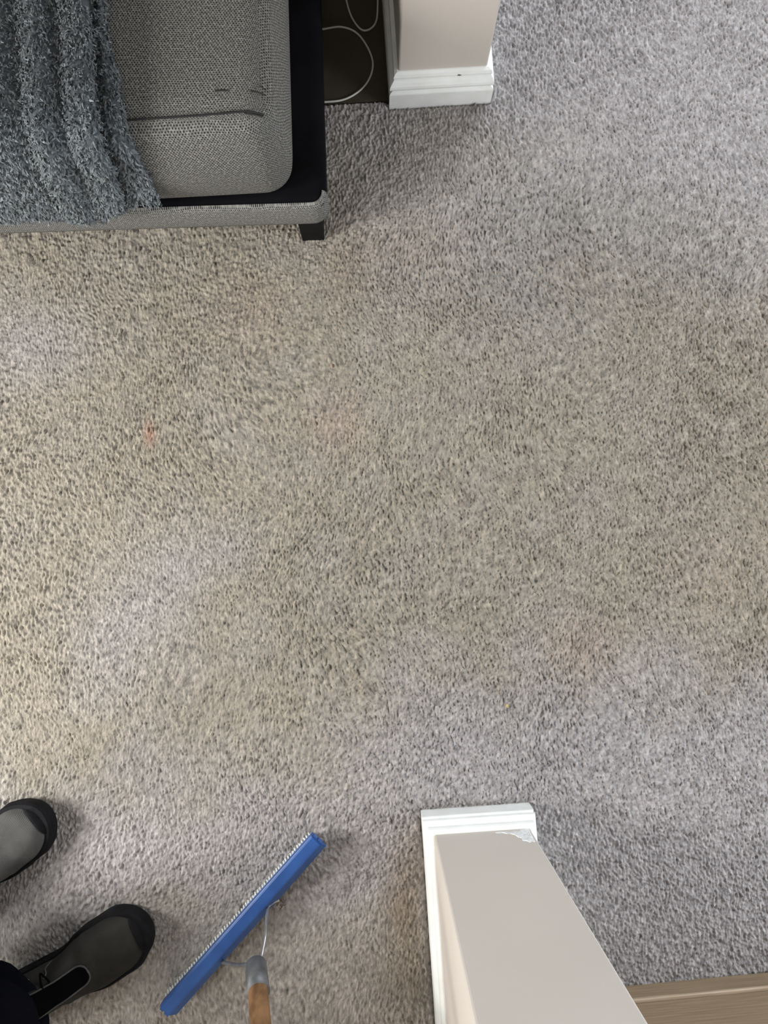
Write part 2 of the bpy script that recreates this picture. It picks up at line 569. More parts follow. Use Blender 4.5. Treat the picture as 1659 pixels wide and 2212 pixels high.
    # yarn-to-yarn tint, strengthened to paint highlights on the yarn tips
    tint = 1 + 0.04 * rng.standard_normal(H.shape)
    tint[iy:iy + ny, ix:ix + nx] += 0.19 * warp(band_noise(ny, nx, 1.5, 0.65, 31, None), wy, wx)
    col = np.clip(col * tint[..., None] * (1 - 0.14 * far[..., None]), 0, 1)  # far carpet darkened for the pile self-shadow its flat mesh lacks
    nyt, nxt = H.shape
    me = bpy.data.meshes.new('floor')
    co = np.stack([XX, YY, H], -1).reshape(-1, 3).astype(np.float32)
    idx = np.arange(nyt * nxt).reshape(nyt, nxt)
    q = np.stack([idx[:-1, :-1], idx[:-1, 1:], idx[1:, 1:], idx[1:, :-1]], -1)
    qx, qy = (XX[:-1, :-1] + XX[1:, 1:]) / 2, (YY[:-1, :-1] + YY[1:, 1:]) / 2
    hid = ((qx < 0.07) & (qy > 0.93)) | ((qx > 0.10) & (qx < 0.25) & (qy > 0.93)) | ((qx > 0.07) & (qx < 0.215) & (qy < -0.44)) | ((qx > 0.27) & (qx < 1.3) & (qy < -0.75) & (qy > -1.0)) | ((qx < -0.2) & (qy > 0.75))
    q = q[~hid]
    me.vertices.add(len(co))
    me.vertices.foreach_set('co', co.ravel())
    me.loops.add(q.size)
    me.loops.foreach_set('vertex_index', q.ravel().astype(np.int32))
    me.polygons.add(len(q))
    me.polygons.foreach_set('loop_start', np.arange(0, q.size, 4, dtype=np.int32))
    me.polygons.foreach_set('use_smooth', np.ones(len(q), dtype=bool))
    me.update(calc_edges=True)
    ca = me.color_attributes.new('yarn', 'FLOAT_COLOR', 'POINT')
    rgba = np.concatenate([col.reshape(-1, 3), far.reshape(-1, 1)], 1).astype(np.float32)
    ca.data.foreach_set('color', rgba.ravel())
    fa = me.attributes.new('far', 'FLOAT', 'POINT')
    fa.data.foreach_set('value', far.ravel().astype(np.float32))
    m, nt, p = new_mat('cut_pile_carpet')
    p.inputs['Roughness'].default_value = 0.9
    p.inputs['Specular IOR Level'].default_value = 0.25
    p.inputs['Sheen Weight'].default_value = 0.1
    at = N(nt, 'ShaderNodeAttribute')
    at.attribute_name = 'yarn'
    nt.links.new(at.outputs['Color'], p.inputs['Base Color'])
    af = N(nt, 'ShaderNodeAttribute')
    af.attribute_name = 'far'
    tc = N(nt, 'ShaderNodeTexCoord')
    mp = N(nt, 'ShaderNodeMapping')
    mp.inputs['Scale'].default_value = (1, 0.5, 1)
    nt.links.new(tc.outputs['Object'], mp.inputs[0])
    n1 = N(nt, 'ShaderNodeTexNoise')
    n1.inputs['Scale'].default_value = 270
    n1.inputs['Detail'].default_value = 2
    nt.links.new(mp.outputs[0], n1.inputs['Vector'])
    n2 = N(nt, 'ShaderNodeTexNoise')
    n2.inputs['Scale'].default_value = 520
    n2.inputs['Detail'].default_value = 2
    nt.links.new(tc.outputs['Object'], n2.inputs['Vector'])
    b1 = N(nt, 'ShaderNodeBump')
    b1.inputs['Distance'].default_value = 0.005
    nt.links.new(math_node(nt, 'MULTIPLY_ADD', af.outputs['Fac'], 0.45, 0.45), b1.inputs['Strength'])
    nt.links.new(n1.outputs['Fac'], b1.inputs['Height'])
    b2 = N(nt, 'ShaderNodeBump')
    b2.inputs['Strength'].default_value = 0.55
    b2.inputs['Distance'].default_value = 0.0016
    nt.links.new(n2.outputs['Fac'], b2.inputs['Height'])
    nt.links.new(b1.outputs[0], b2.inputs['Normal'])
    nt.links.new(b2.outputs[0], p.inputs['Normal'])
    me.materials.append(m)
    o = bpy.data.objects.new('floor', me)
    C.objects.link(o)
    tag(o, 'mauve grey cut pile carpet, stained and soiled, with light tone in its colour', 'carpet', kind='structure')
    return o


make_carpet()
o = box('floor', -1.98, 0.079, 0.915, 2.6, -0.04, -0.001, M['dark_floor'])  # separate flat slab, much darker than the carpet
tag(o, 'dark brown floor slab in the corner behind the sofa', 'floor', kind='structure')

# ------------------------------------------------------------------ room shell
RX0, RX1, RY0, RY1, RZ = -1.98, 2.3, -2.2, 2.6, 2.4


def holed_wall(name, axis, pos, t, a0, a1, holes):
    """outer wall in plane axis=pos, thickness t outwards, spanning a0..a1, one window hole (h0, h1, z0, z1)"""
    bm = bmesh.new()
    rects, p = [], a0
    for h0, h1, z0, z1 in holes:
        rects += [(p, h0, -0.04, RZ), (h0, h1, -0.04, z0), (h0, h1, z1, RZ)]
        p = h1
    rects.append((p, a1, -0.04, RZ))
    for (p0, p1, q0, q1) in rects:
        lo, hi = min(pos, pos + t), max(pos, pos + t)
        if axis == 'x':
            bm_box(bm, lo, hi, p0, p1, q0, q1)
        else:
            bm_box(bm, p0, p1, lo, hi, q0, q1)
    o = from_bm(name, bm, M['outer_plaster'])
    tag(o, kind='structure')
    return o


def window(name, axis, pos, t, h0, h1, z0, z1):
    root = empty(name, (0, 0, 0))
    tag(root, kind='structure')
    c = pos + t * 0.5
    w = 0.05

    def seg(nm, p0, p1, q0, q1, mat, th):
        if axis == 'x':
            return box(nm, c - th, c + th, p0, p1, q0, q1, mat, root)
        return box(nm, p0, p1, c - th, c + th, q0, q1, mat, root)
    seg('window_frame', h0, h0 + w, z0, z1, M['upvc'], 0.03)
    seg('window_frame', h1 - w, h1, z0, z1, M['upvc'], 0.03)
    seg('window_frame', h0 + w, h1 - w, z0, z0 + w, M['upvc'], 0.03)
    seg('window_frame', h0 + w, h1 - w, z1 - w, z1, M['upvc'], 0.03)
    mid = (h0 + h1) / 2
    seg('mullion', mid - 0.02, mid + 0.02, z0 + w, z1 - w, M['upvc'], 0.025)
    seg('pane', h0 + w, mid - 0.02, z0 + w, z1 - w, M['glass'], 0.003)
    seg('pane', mid + 0.02, h1 - w, z0 + w, z1 - w, M['glass'], 0.003)


holed_wall('wall_left', 'x', RX0, -0.2, RY0, RY1, [(-1.62, -0.82, 0.62, 1.54), (-0.50, 0.30, 0.62, 1.54)])
window('window_1', 'x', RX0, -0.2, -0.50, 0.30, 0.62, 1.54)
window('window_2', 'x', RX0, -0.2, -1.62, -0.82, 0.62, 1.54)
holed_wall('wall_back', 'y', RY1, 0.2, RX0 - 0.2, RX1 + 0.2, [(0.75, 2.15, 0.6, 1.8)])
window('window_3', 'y', RY1, 0.2, 0.75, 2.15, 0.6, 1.8)
holed_wall('wall_right', 'x', RX1, 0.2, RY0, RY1, [(-1.1, 0.2, 0.6, 1.7)])
window('window_4', 'x', RX1, 0.2, -1.1, 0.2, 0.6, 1.7)
tag(box('wall_front', RX0 - 0.2, RX1 + 0.2, RY0 - 0.2, RY0, -0.04, RZ, M['outer_plaster']), kind='structure')
tag(box('ceiling', RX0 - 0.2, RX1 + 0.2, RY0 - 0.2, RY1 + 0.2, RZ, RZ + 0.1, M['ceiling']), kind='structure')

# ------------------------------------------------------------------ the two partition ends with moulded skirting
# profile: (distance proud of the plaster, height)
SK = [(0.000, -0.012), (0.0160, -0.012), (0.0160, 0.0345), (0.0152, 0.0368), (0.0105, 0.0400), (0.0100, 0.0425), (0.0120, 0.0440),
      (0.0150, 0.0470), (0.0158, 0.0510), (0.0148, 0.0560), (0.0115, 0.0615), (0.0085, 0.0655), (0.0072, 0.0690), (0.0085, 0.0705), (0.0088, 0.0735), (0.0070, 0.0790), (0.0020, 0.0815), (-0.006, 0.0815)]


def nib(name, x0, x1, ye, yfar, sgn, label):
    """partition whose end face is at y = ye; sgn = +1 when it runs to +y"""
    lo, hi = min(ye, yfar), max(ye, yfar)
    bm = bmesh.new()
    bm_box(bm, x0, x1, lo, hi, -0.03, RZ)
    es = [e for e in bm.edges if abs(e.verts[0].co.x - e.verts[1].co.x) < 1e-6 and abs(e.verts[0].co.y - ye) < 1e-6 and abs(e.verts[1].co.y - ye) < 1e-6]
    bmesh.ops.bevel(bm, geom=es, offset=0.004, segments=3, profile=0.5, affect='EDGES')
    w = from_bm(name, bm, M['plaster'])
    tag(w, label, 'wall', kind='structure')

    def sweep(p0, p1, n, m0, m1):
        """profile from p0 to p1, offset along n; m0/m1 = mitre direction added per unit offset"""
        V, F = [], []
        K = 24
        for i in range(K + 1):
            t = i / K
            for d, z in SK:
                q = Vector(p0).lerp(Vector(p1), t) + Vector(n) * d + (Vector(m0) * (1 - t) + Vector(m1) * t) * d
                j = noise.noise(Vector((q.x * 14, q.y * 14, z * 60))) * 0.0005 if d > 0.002 else 0
                V.append((q.x + n[0] * j, q.y + n[1] * j, z + j))
        k = len(SK)
        for i in range(K):
            for a in range(k - 1):
                F.append((i * k + a, i * k + a + 1, (i + 1) * k + a + 1, (i + 1) * k + a))
        F.append(tuple(range(k)))
        F.append(tuple(K * k + a for a in range(k))[::-1])
        bm = bmesh.new()
        vs = [bm.verts.new(v) for v in V]
        for f in F:
            bm.faces.new([vs[i] for i in f])
        ob = from_bm('skirting_board', bm, M['gloss_white'], w)
        return ob
    o_ = -sgn
    sweep((x0, ye, 0), (x1, ye, 0), (0, o_, 0), (-1, 0, 0), (1, 0, 0))
    sweep((x0, ye, 0), (x0, yfar, 0), (-1, 0, 0), (0, o_, 0), (0, 0, 0))
    sweep((x1, ye, 0), (x1, yfar, 0), (1, 0, 0), (0, o_, 0), (0, 0, 0))
    return w


w_far = nib('wall_far', 0.093, 0.256, 0.917, RY1, 1, 'beige end of the partition beside the sofa, scuffed white skirting')
w_near = nib('wall_near', 0.0625, 0.2235, -0.4255, RY0, -1, 'beige end of the partition beside the blue rake, chipped at one corner')


def chip(name, parent, outline, plane_y, out, mat, th=0.0015, lab=None):
    """thin irregular patch standing a little proud of an end face (x, z outline)"""
    bm = bmesh.new()
    a = [bm.verts.new((x, plane_y, z)) for x, z in outline]
    b = [bm.verts.new((x + (cx_ - x) * 0.12, plane_y + out * th, z + (cz_ - z) * 0.12)) for (x, z) in outline for cx_, cz_ in [(sum(p[0] for p in outline) / len(outline), sum(p[1] for p in outline) / len(outline))]]
    n = len(a)
    for i in range(n):
        bm.faces.new((a[i], a[(i + 1) % n], b[(i + 1) % n], b[i]))
    bm.faces.new(b)
    ob = from_bm(name, bm, mat, parent)
    if lab:
        ob['label'] = lab
    return ob


chip('bare_patch', w_near, [(0.2205, 0.081), (0.2195, 0.150), (0.214, 0.146), (0.2105, 0.151), (0.206, 0.143), (0.200, 0.141), (0.2005, 0.128), (0.196, 0.122), (0.193, 0.110), (0.186, 0.102), (0.180, 0.101),
                         (0.172, 0.094), (0.176, 0.090), (0.186, 0.093), (0.196, 0.090), (0.205, 0.092), (0.206, 0.084)], -0.4258, 1, M['filler'], 0.0012, 'white filler showing through chipped paint')
chip('bare_patch', w_near, [(0.163, 0.093), (0.170, 0.090), (0.178, 0.092), (0.178, 0.095), (0.168, 0.096)], -0.4258, 1, M['filler'], 0.001)
chip('paint_chip', w_far, [(0.2005, 0.0722), (0.205, 0.0712), (0.2095, 0.0725), (0.206, 0.0742), (0.203, 0.0748)], 0.917 - 0.0086, -1, M['scuff'], 0.0008, 'dark chip in the skirting')

# ------------------------------------------------------------------ sofa
sofa = empty('sofa', (-0.05, 0.64, 0), R(-1.7))
tag(sofa, 'grey knitted fabric sofa on a black base with a black block leg', 'sofa')
SW = 1.75
rounded_box('base', -SW, 0.0, 0.0, 0.92, 0.078, 0.144, 0.012, M['black_suede'], sofa, 10, rp=0.022)
# woven band round the front of the base
V, F, UV = [], [], []
path = [(-SW + 0.03, 0.0)] + [(-SW + 0.03 + i * (SW - 0.06) / 40, 0.0) for i in range(1, 41)]
path = [(x, -0.0010) for x, _ in path]
for k in range(1, 9):
    th = k / 8 * PI / 2
    path.append((-0.026 + math.sin(th) * 0.0265, 0.0255 - math.cos(th) * 0.0265))
path.append((0.0005, 0.0275))
prof = [(-0.003, 0.079), (0.0, 0.080), (0.002, 0.088), (0.0025, 0.107), (0.0018, 0.126), (0.0002, 0.136), (-0.003, 0.1415), (-0.007, 0.1435)]
arc = 0
for i, (x, y) in enumerate(path):
    a = path[max(i - 1, 0)]
    b_ = path[min(i + 1, len(path) - 1)]
    t = Vector((b_[0] - a[0], b_[1] - a[1], 0)).normalized()
    nn = Vector((t.y, -t.x, 0))
    if i:
        arc += math.hypot(x - path[i - 1][0], y - path[i - 1][1])
    for d, z in prof:
        V.append((x + nn.x * d, y + nn.y * d, z))
        UV.append((arc + 5, z * 1.05 + 5 + d * 0.3))
k = len(prof)
uvl = []
for i in range(len(path) - 1):
    for a in range(k - 1):
        f = (i * k + a, (i + 1) * k + a, (i + 1) * k + a + 1, i * k + a + 1)
        F.append(f)
        uvl += [UV[q] for q in f]
o = from_data('base_trim', V, F, M['weave_trim'], sofa, True, uvl)
o['label'] = 'grey knitted band along the front of the base'
for (lx, ly) in ((-0.056, 0.005), (-SW + 0.02, 0.005), (-0.056, 0.85), (-SW + 0.02, 0.85)):
    bm = bmesh.new()
    bm_box(bm, lx, lx + 0.045, ly, ly + 0.045, -0.006, 0.085)
    for v in bm.verts:
        if v.co.z < 0.04:
            v.co.x = lx + 0.0225 + (v.co.x - lx - 0.0225) * 0.93
    bmesh.ops.bevel(bm, geom=[e for e in bm.edges], offset=0.0015, segments=1, affect='EDGES')
    from_bm('leg', bm, M['black_gloss'], sofa)
SEAT_B, SEAT_T = 0.143, 0.352
cush = rounded_box('seat_cushion', -0.87, -0.057, 0.021, 0.80, SEAT_B, SEAT_T, 0.020, M['weave'], sofa, 30, bulge=0.010, rp=0.042, sag=0.024, puff=0.022, taper=0.012)
rounded_box('seat_cushion', -1.70, -0.875, 0.030, 0.80, SEAT_B, SEAT_T, 0.022, M['weave'], sofa, 24, bulge=0.008, rp=0.050, puff=0.022)
rounded_box('backrest', -1.72, -0.03, 0.79, 0.93, 0.156, 0.80, 0.05, M['weave'], sofa, 24, bulge=0.008, rp=0.05)
# pulled threads: short black runs in the knit of the seat
def thread(pts, r=0.0011):
    tube('pulled_thread', spline([(x, y, z) for x, y, z in pts], 5), r, M['thread'], cush, 6)
TZ = SEAT_T + 0.0015


def topz(x, y):
    hx, hy = 0.4065, 0.3895
    X_, Y_ = (x + 0.4635) / hx, (y - 0.4105) / hy
    return SEAT_T + 0.022 * max(0, 1 - X_ * X_) * max(0, 1 - Y_ * Y_) + 0.0006


def seat_thread(pts, r):
    P = spline([(x, y, 0) for x, y in pts], 6)
    thread([(p.x, p.y, topz(p.x, p.y)) for p in P], r)


seat_thread([(-0.30, 0.0270), (-0.2616, 0.0296), (-0.1715, 0.033), (-0.1056, 0.0371), (-0.0924, 0.0367), (-0.0730, 0.0315)], 0.0015)
seat_thread([(-0.101, 0.0345), (-0.088, 0.0325), (-0.0745, 0.0290)], 0.0012)
seat_thread([(-0.1428, 0.0687), (-0.134, 0.0692), (-0.1244, 0.0688)], 0.0012)
seat_thread([(-0.0917, 0.0685), (-0.08, 0.0650), (-0.0695, 0.0600)], 0.0010)
seat_thread([(-0.0784, 0.0757), (-0.0695, 0.0680)], 0.0008)



# ------------------------------------------------------------------ fleece throw
def make_throw():
    root = empty('fleece_throw', (-0.05, 0.64, 0), R(-1.7))
    tag(root, 'blue grey shaggy fleece throw folded over the sofa seat', 'blanket')
    # path over the seat: from the back, over the front edge, down the front  (y, z, ny, nz)
    zt0 = SEAT_T + 0.0085
    crown = lambda y: 0.020 * max(0, 1 - ((y - 0.41) / 0.39) ** 2)
    yf = 0.004
    rr = 0.045
    path = []
    for i in range(46):
        t = i / 45
        yy = 0.78 - t * (0.78 - yf - rr)
        path.append((yy, zt0 + crown(yy), 0, 1))
    zt = zt0 + crown(yf + rr)
    for i in range(1, 11):
        th = i / 10 * PI / 2
        path.append((yf + rr - math.sin(th) * rr, zt - rr + math.cos(th) * rr, -math.sin(th), math.cos(th)))
    for i in range(1, 19):
        path.append((yf - 0.0012 * i, zt - rr - i / 18 * 0.142, -1, 0.08))
    n = len(path)

    def section(t, front):
        """cross-fold section at path fraction t: list of (x, offset)"""
        lo = float(np.interp(t, [0, .4, .49, .545, .62, .8, 1], [-.300, -.293, -.291, -.286, -.270, -.263, -.262]))
        up_ = float(np.interp(t, [0, .49, .62, .75, 1], [-.316, -.306, -.301, -.304, -.3235]))
        i6 = max(lo - 0.012, up_ + 0.011)
        L = [(-0.40, 0.001), (-0.34, 0.001), (lo - 0.02, 0.001), (lo - 0.004, 0.002), (lo, 0.008), (lo - 0.003, 0.0135), (i6, 0.0155), ((i6 + up_ + 0.006) / 2, 0.0150),
             (up_ + 0.006, 0.0120), (up_ - 0.006, 0.0080), (up_ - 0.005, 0.016), (up_ + 0.001, 0.023), (up_ + 0.002, 0.031), (up_ - 0.005, 0.0375), (up_ - 0.016, 0.038)]
        x = up_ - 0.026
        x0_ = x
        for k in range(56):
            x = x0_ - (x0_ + 0.87) * k / 55
            q = x - up_
            ridge = -0.010 * math.exp(-((q + 0.048) / 0.011) ** 2) + 0.007 * math.exp(-((q + 0.078) / 0.017) ** 2) - 0.006 * math.exp(-((q + 0.105) / 0.012) ** 2) + 0.003 * math.sin(x * 41 + t * 4)
            L.append((x, 0.033 + ridge))
        return L
    V, F = [], []
    m = None
    for i, (y, z, ny_, nz_) in enumerate(path):
        t = i / (n - 1)
        sec = section(t, 0)
        m = len(sec)
        hem = 0.0
        for j, (x, d) in enumerate(sec):
            w = noise.noise(Vector((x * 9, y * 5 + z * 5, 3.1))) * 0.006
            zz = z
            if i >= 57:
                # uneven hem
                q = (i - 56) / (n - 57)
                lift = 0.0
                if x > -0.35:
                    lift = 0.024 * q * (1 + 0.3 * math.sin(x * 60))
                zz = z + lift - 0.004 * q * max(0, min(1, (-0.3 - x) / 0.25))
            dd = d * (1 - 0.62 * max(0, (t - 0.74) / 0.26)) + (w if d > 0.01 else 0)
            V.append((x, y + ny_ * dd, zz + nz_ * dd))
    for i in range(n - 1):
        for j in range(m - 1):
            F.append((i * m + j, i * m + j + 1, (i + 1) * m + j + 1, (i + 1) * m + j))
    # closing underside for thickness at the hem
    o = from_data('fleece_ground', V, F, M['fleece_base'], root, True)
    sol = o.modifiers.new('thickness', 'SOLIDIFY')
    sol.thickness = 0.004
    sol.offset = -1
    # pile of curled tufts
    P = np.array(V)
    Fa = np.array(F)
    A, B, Cc, D = (P[Fa[:, k]] for k in range(4))
    nor = np.cross(Cc - A, D - B)
    area_ = np.linalg.norm(nor, axis=1)
    nor = nor / np.maximum(area_, 1e-9)[:, None]
    jidx = (np.arange(len(F)) % (m - 1))
    # flip so that normals point outwards of the sheet
    keep = (jidx >= 3) & ((jidx < 9) | (jidx > 10))
    wgt = area_ * keep
    cnt = 64000
    pick = rng.choice(len(F), cnt, p=wgt / wgt.sum())
    u, v = rng.random(cnt)[:, None], rng.random(cnt)[:, None]
    base = (A[pick] * (1 - u) + B[pick] * u) * (1 - v) + (D[pick] * (1 - u) + Cc[pick] * u) * v
    nn = nor[pick]
    along = ((D + Cc) - (A + B))[pick]
    along /= np.linalg.norm(along, axis=1)[:, None] + 1e-9
    # orient normals with reference to the outward path normal on the upper layer
    ref = np.array([[0, path[i // (m - 1)][2], path[i // (m - 1)][3]] for i in pick])
    s = np.sign((nn * ref).sum(1))
    flat = (np.abs((nn * ref).sum(1)) > 0.5) & (jidx[pick] > 14)
    gsign = np.median(s[flat])
    nn = nn * gsign
    clump = np.array([noise.noise_vector(Vector(b * 130)) for b in base])
    side = np.cross(nn, along)
    dirv = nn * 0.30 + along * (0.45 + 0.6 * rng.random((cnt, 1))) + side * (rng.standard_normal((cnt, 1)) * 0.35) + clump * 1.5
    dirv /= np.linalg.norm(dirv, axis=1)[:, None]
    ln = (0.0045 + 0.0042 * rng.random((cnt, 1)))
    wv = np.cross(dirv, nn) + 0.3 * rng.standard_normal((cnt, 3))
    wv /= np.linalg.norm(wv, axis=1)[:, None] + 1e-9
    wd_ = (0.0008 + 0.0006 * rng.random((cnt, 1)))
    curl = (rng.standard_normal((cnt, 3)) * 0.35 + along * 0.3)
    p0 = base - nn * 0.001
    p1 = base + dirv * ln * 0.5 + nn * 0.0026
    p2 = base + dirv * ln * 0.95 + curl * ln * 0.5 + nn * 0.0010
    TV = np.stack([p0 - wv * wd_, p0 + wv * wd_, p1 - wv * wd_ * 1.2, p1 + wv * wd_ * 1.2, p2 - wv * wd_ * 0.35, p2 + wv * wd_ * 0.35], 1).reshape(-1, 3)
    k0 = np.arange(cnt)[:, None] * 6
    TF = np.concatenate([k0 + np.array([[0, 1, 3, 2]]), k0 + np.array([[2, 3, 5, 4]])], 1).reshape(-1, 4)
    me = bpy.data.meshes.new('fleece_pile')
    me.vertices.add(len(TV))
    me.vertices.foreach_set('co', TV.astype(np.float32).ravel())
    me.loops.add(TF.size)
    me.loops.foreach_set('vertex_index', TF.ravel().astype(np.int32))
    me.polygons.add(len(TF))
    me.polygons.foreach_set('loop_start', np.arange(0, TF.size, 4, dtype=np.int32))
    me.polygons.foreach_set('use_smooth', np.ones(len(TF), dtype=bool))
    me.update(calc_edges=True)
    shade = np.repeat(0.6 + 0.8 * rng.random(cnt) ** 2.2, 6)
    colr = np.stack([0.158 * shade, 0.178 * shade, 0.190 * shade, np.ones_like(shade)], 1).astype(np.float32)
    ca = me.color_attributes.new('tuft', 'FLOAT_COLOR', 'POINT')
    ca.data.foreach_set('color', colr.ravel())
    mt, nt, p = new_mat('blue_grey_fleece_pile')
    at = N(nt, 'ShaderNodeAttribute')
    at.attribute_name = 'tuft'
    nt.links.new(at.outputs['Color'], p.inputs['Base Color'])
    p.inputs['Roughness'].default_value = 0.7
    p.inputs['Sheen Weight'].default_value = 0.15
    p.inputs['Specular IOR Level'].default_value = 0.3
    me.materials.append(mt)
    ob = bpy.data.objects.new('fleece_pile', me)
    C.objects.link(ob)
    ob.parent = root
    ob['kind'] = 'stuff'


make_throw()

# ------------------------------------------------------------------ cable in the corner behind the sofa
c1 = spline([(-0.30, 1.00, 0.001), (-0.20, 1.04, 0.001), (-0.10, 1.072, 0.001), (-0.047, 1.067, 0.001), (-0.003, 1.069, 0.001), (0.030, 1.048, 0.001), (0.051, 0.996, 0.001), (0.037, 0.952, 0.001),
             (-0.001, 0.924, 0.001), (-0.047, 0.918, 0.002), (-0.13, 0.925, 0.001), (-0.24, 0.96, 0.001), (-0.33, 1.02, 0.001)], 8)
c2 = spline([(0.083, 1.50, 0.001), (0.060, 1.40, 0.001), (0.02, 1.28, 0.001), (0.003, 1.18, 0.001), (0.008, 1.123, 0.001), (0.018, 1.084, 0.001), (0.037, 1.058, 0.003), (0.060, 1.071, 0.001), (0.068, 1.11, 0.001), (0.071, 1.2, 0.001), (0.06, 1.35, 0.001), (0.0, 1.5, 0.001), (-0.1, 1.6, 0.001)], 8)
o = tube('cable', c1, 0.0019, M['cable'], None, 8)
tag(o, 'thin white cable curling in a wide loop out from under the sofa', 'cable')
o = tube('cable', c2, 0.0019, M['cable'], None, 8)
tag(o, 'thin white cable hanging in a U beside the partition, above the wide loop', 'cable')

# ------------------------------------------------------------------ oak cabinet at the lower right
cab = empty('oak_cabinet', (0.262, -0.7295, 0), R(1.3))
tag(cab, 'light oak cabinet base with a raised bead, behind the near partition', 'cabinet')
box('plinth', 0, 1.1, -0.38, 0.0, 0.0, 0.046, M['oak'], cab, 0.001, 1)
bm = bmesh.new()
bm_box(bm, 0, 1.1, -0.38, 0.0045, 0.0465, 0.0535, 0.0022, 3)
o = from_bm('bead', bm, M['oak_lit'], cab)
o['label'] = 'raised bead, its catch of light painted paler'
box('drawer_front', 0.002, 0.548, -0.02, 0.0, 0.056, 0.30, M['oak'], cab, 0.0015, 2)
box('drawer_front', 0.552, 1.098, -0.02, 0.0, 0.056, 0.30, M['oak'], cab, 0.0015, 2)
box('carcass', 0.0, 1.1, -0.38, -0.022, 0.054, 0.32, M['oak'], cab, 0.001, 1)
box('cabinet_top', -0.01, 1.11, -0.39, 0.006, 0.3205, 0.34, M['oak'], cab, 0.002, 2)

# ------------------------------------------------------------------ carpet rake
def make_rake():
    root = empty('carpet_rake', (-0.265, -0.562, 0))
    tag(root, 'blue metal carpet rake with white bristles and wooden handle', 'rake')
    W = Vector(root.location)
    # head: long bar, cross-section tilted so that the bristles point down and away up-left
    A = Vector((-0.4042, -0.6925, 0.046))
    B = Vector((-0.1358, -0.4340, 0.046))
    ax = (B - A).normalized()
    n1 = Vector((-ax.y, ax.x, 0))
    wv = n1
    hv = Vector((0, 0, 1))
    prof = [(-0.0200, -0.0235), (-0.0210, -0.0185), (-0.0095, -0.0010), (-0.0075, 0.0), (0.0105, 0.0), (0.0125, -0.0015), (0.0125, -0.0235)]
    bm = bmesh.new()
    rows = []
    for P in (A, B):
        rows.append([bm.verts.new(P + wv * a + hv * b - W) for a, b in prof])
    k = len(prof)
    for i in range(k):
        bm.faces.new((rows[0][i], rows[0][(i + 1) % k], rows[1][(i + 1) % k], rows[1][i]))
    bm.faces.new(rows[0])
    bm.faces.new(rows[1][::-1])
    bmesh.ops.recalc_face_normals(bm, faces=bm.faces)
    bmesh.ops.bevel(bm, geom=[e for e in bm.edges], offset=0.0009, segments=2, affect='EDGES')
    from_bm('head', bm, M['blue'], root)
    # folded end tabs
    for P, s in ((A, -1), (B, 1)):
        bm = bmesh.new()
        for a0, a1 in ((-0.0095, -0.001), (0.002, 0.009)):
            vs = []
            for (a, b, c) in ((a0, -0.003, 0), (a1, -0.003, 0), (a1, -0.018, 0), (a0, -0.018, 0), (a0, -0.003, 0.004), (a1, -0.003, 0.004), (a1, -0.018, 0.0025), (a0, -0.018, 0.0025)):
                vs.append(bm.verts.new(P + wv * a + hv * b + ax * s * c - W))
            for f in ((0, 1, 2, 3), (4, 5, 6, 7), (0, 1, 5, 4), (1, 2, 6, 5), (2, 3, 7, 6), (3, 0, 4, 7)):
                bm.faces.new([vs[i] for i in f])
        from_bm('end_tab', bm, M['blue'], root)
    # bristles: rows of white nylon tufts
    V, F = [], []
    L = (B - A).length
    nT = 62
    for r_ in range(3):
        for i in range(nT):
            s = 0.006 + (L - 0.012) * (i + 0.5 * (r_ % 2)) / nT
            c = A + ax * s + wv * (0.0085 - r_ * 0.010) - hv * 0.022
            for q in range(3):
                d = (-hv + wv * random.uniform(-0.12, 0.12) + ax * random.uniform(-0.08, 0.08)).normalized()
                ln = (c.z + 0.001) / max(0.3, -d.z)
                ln = min(ln, 0.034)
                bpt = c + ax * random.uniform(-0.0012, 0.0012) + wv * random.uniform(-0.0012, 0.0012)
                v_, f_ = tube_data([bpt - W, bpt + d * ln - W], [0.0009, 0.0007], 4)
                off = len(V)
                V += v_
                F += [tuple(x + off for x in f) for f in f_]
    # outermost row leans out from under the long edge
    for i in range(nT):
        s = 0.004 + (L - 0.008) * (i + 0.3) / nT
        c = A + ax * s + wv * 0.0105 - hv * 0.022
        d = (-hv * 0.88 + wv * 0.50 + ax * random.uniform(-0.06, 0.06)).normalized()
        v_, f_ = tube_data([c - W, c + d * random.uniform(0.008, 0.011) - W], [0.0013, 0.0012], 5)
        off = len(V)
        V += v_
        F += [tuple(x + off for x in f) for f in f_]
    o = from_data('bristles', V, F, M['bristle'], root)
    o['kind'] = 'stuff'
    o['label'] = 'white nylon bristles'
    # handle leaning on the partition
    f0 = Vector((-0.2345, -0.5920, 0.122))
    top = Vector((0.0470, -0.8770, 1.50))
    hd = (top - f0).normalized()
    f1 = f0 + hd * 0.062
    bev = f0 - hd * 0.004
    def cyl(nm, p, q, r0, r1, mat, n=24, extra=None):
        pts = [p, p.lerp(q, 0.02), p.lerp(q, 0.5), q]
        return tube(nm, [x - W for x in pts], [r0 * 0.93, r0, (r0 + r1) / 2, r1], mat, root, n)
    cyl('ferrule', f0, f1, 0.0165, 0.0178, M['steel'])
    cyl('handle', f0 + hd * 0.012, top, 0.0150, 0.0148, M['broomwood'])
    rim = []
    # wire yoke
    a_pts = spline([f0 + hd * 0.015 + Vector((0.006, 0.006, 0)), f0 + Vector((0.007, 0.004, -0.010)), Vector((-0.2235, -0.5649, 0.085)), Vector((-0.2250, -0.5460, 0.050)), Vector((-0.2235, -0.5385, 0.036)), Vector((-0.2170, -0.5350, 0.031)), Vector((-0.2065, -0.5325, 0.029))], 7)
    tube('yoke_wire', [p - W for p in a_pts], 0.0027, M['wire'], root, 10)
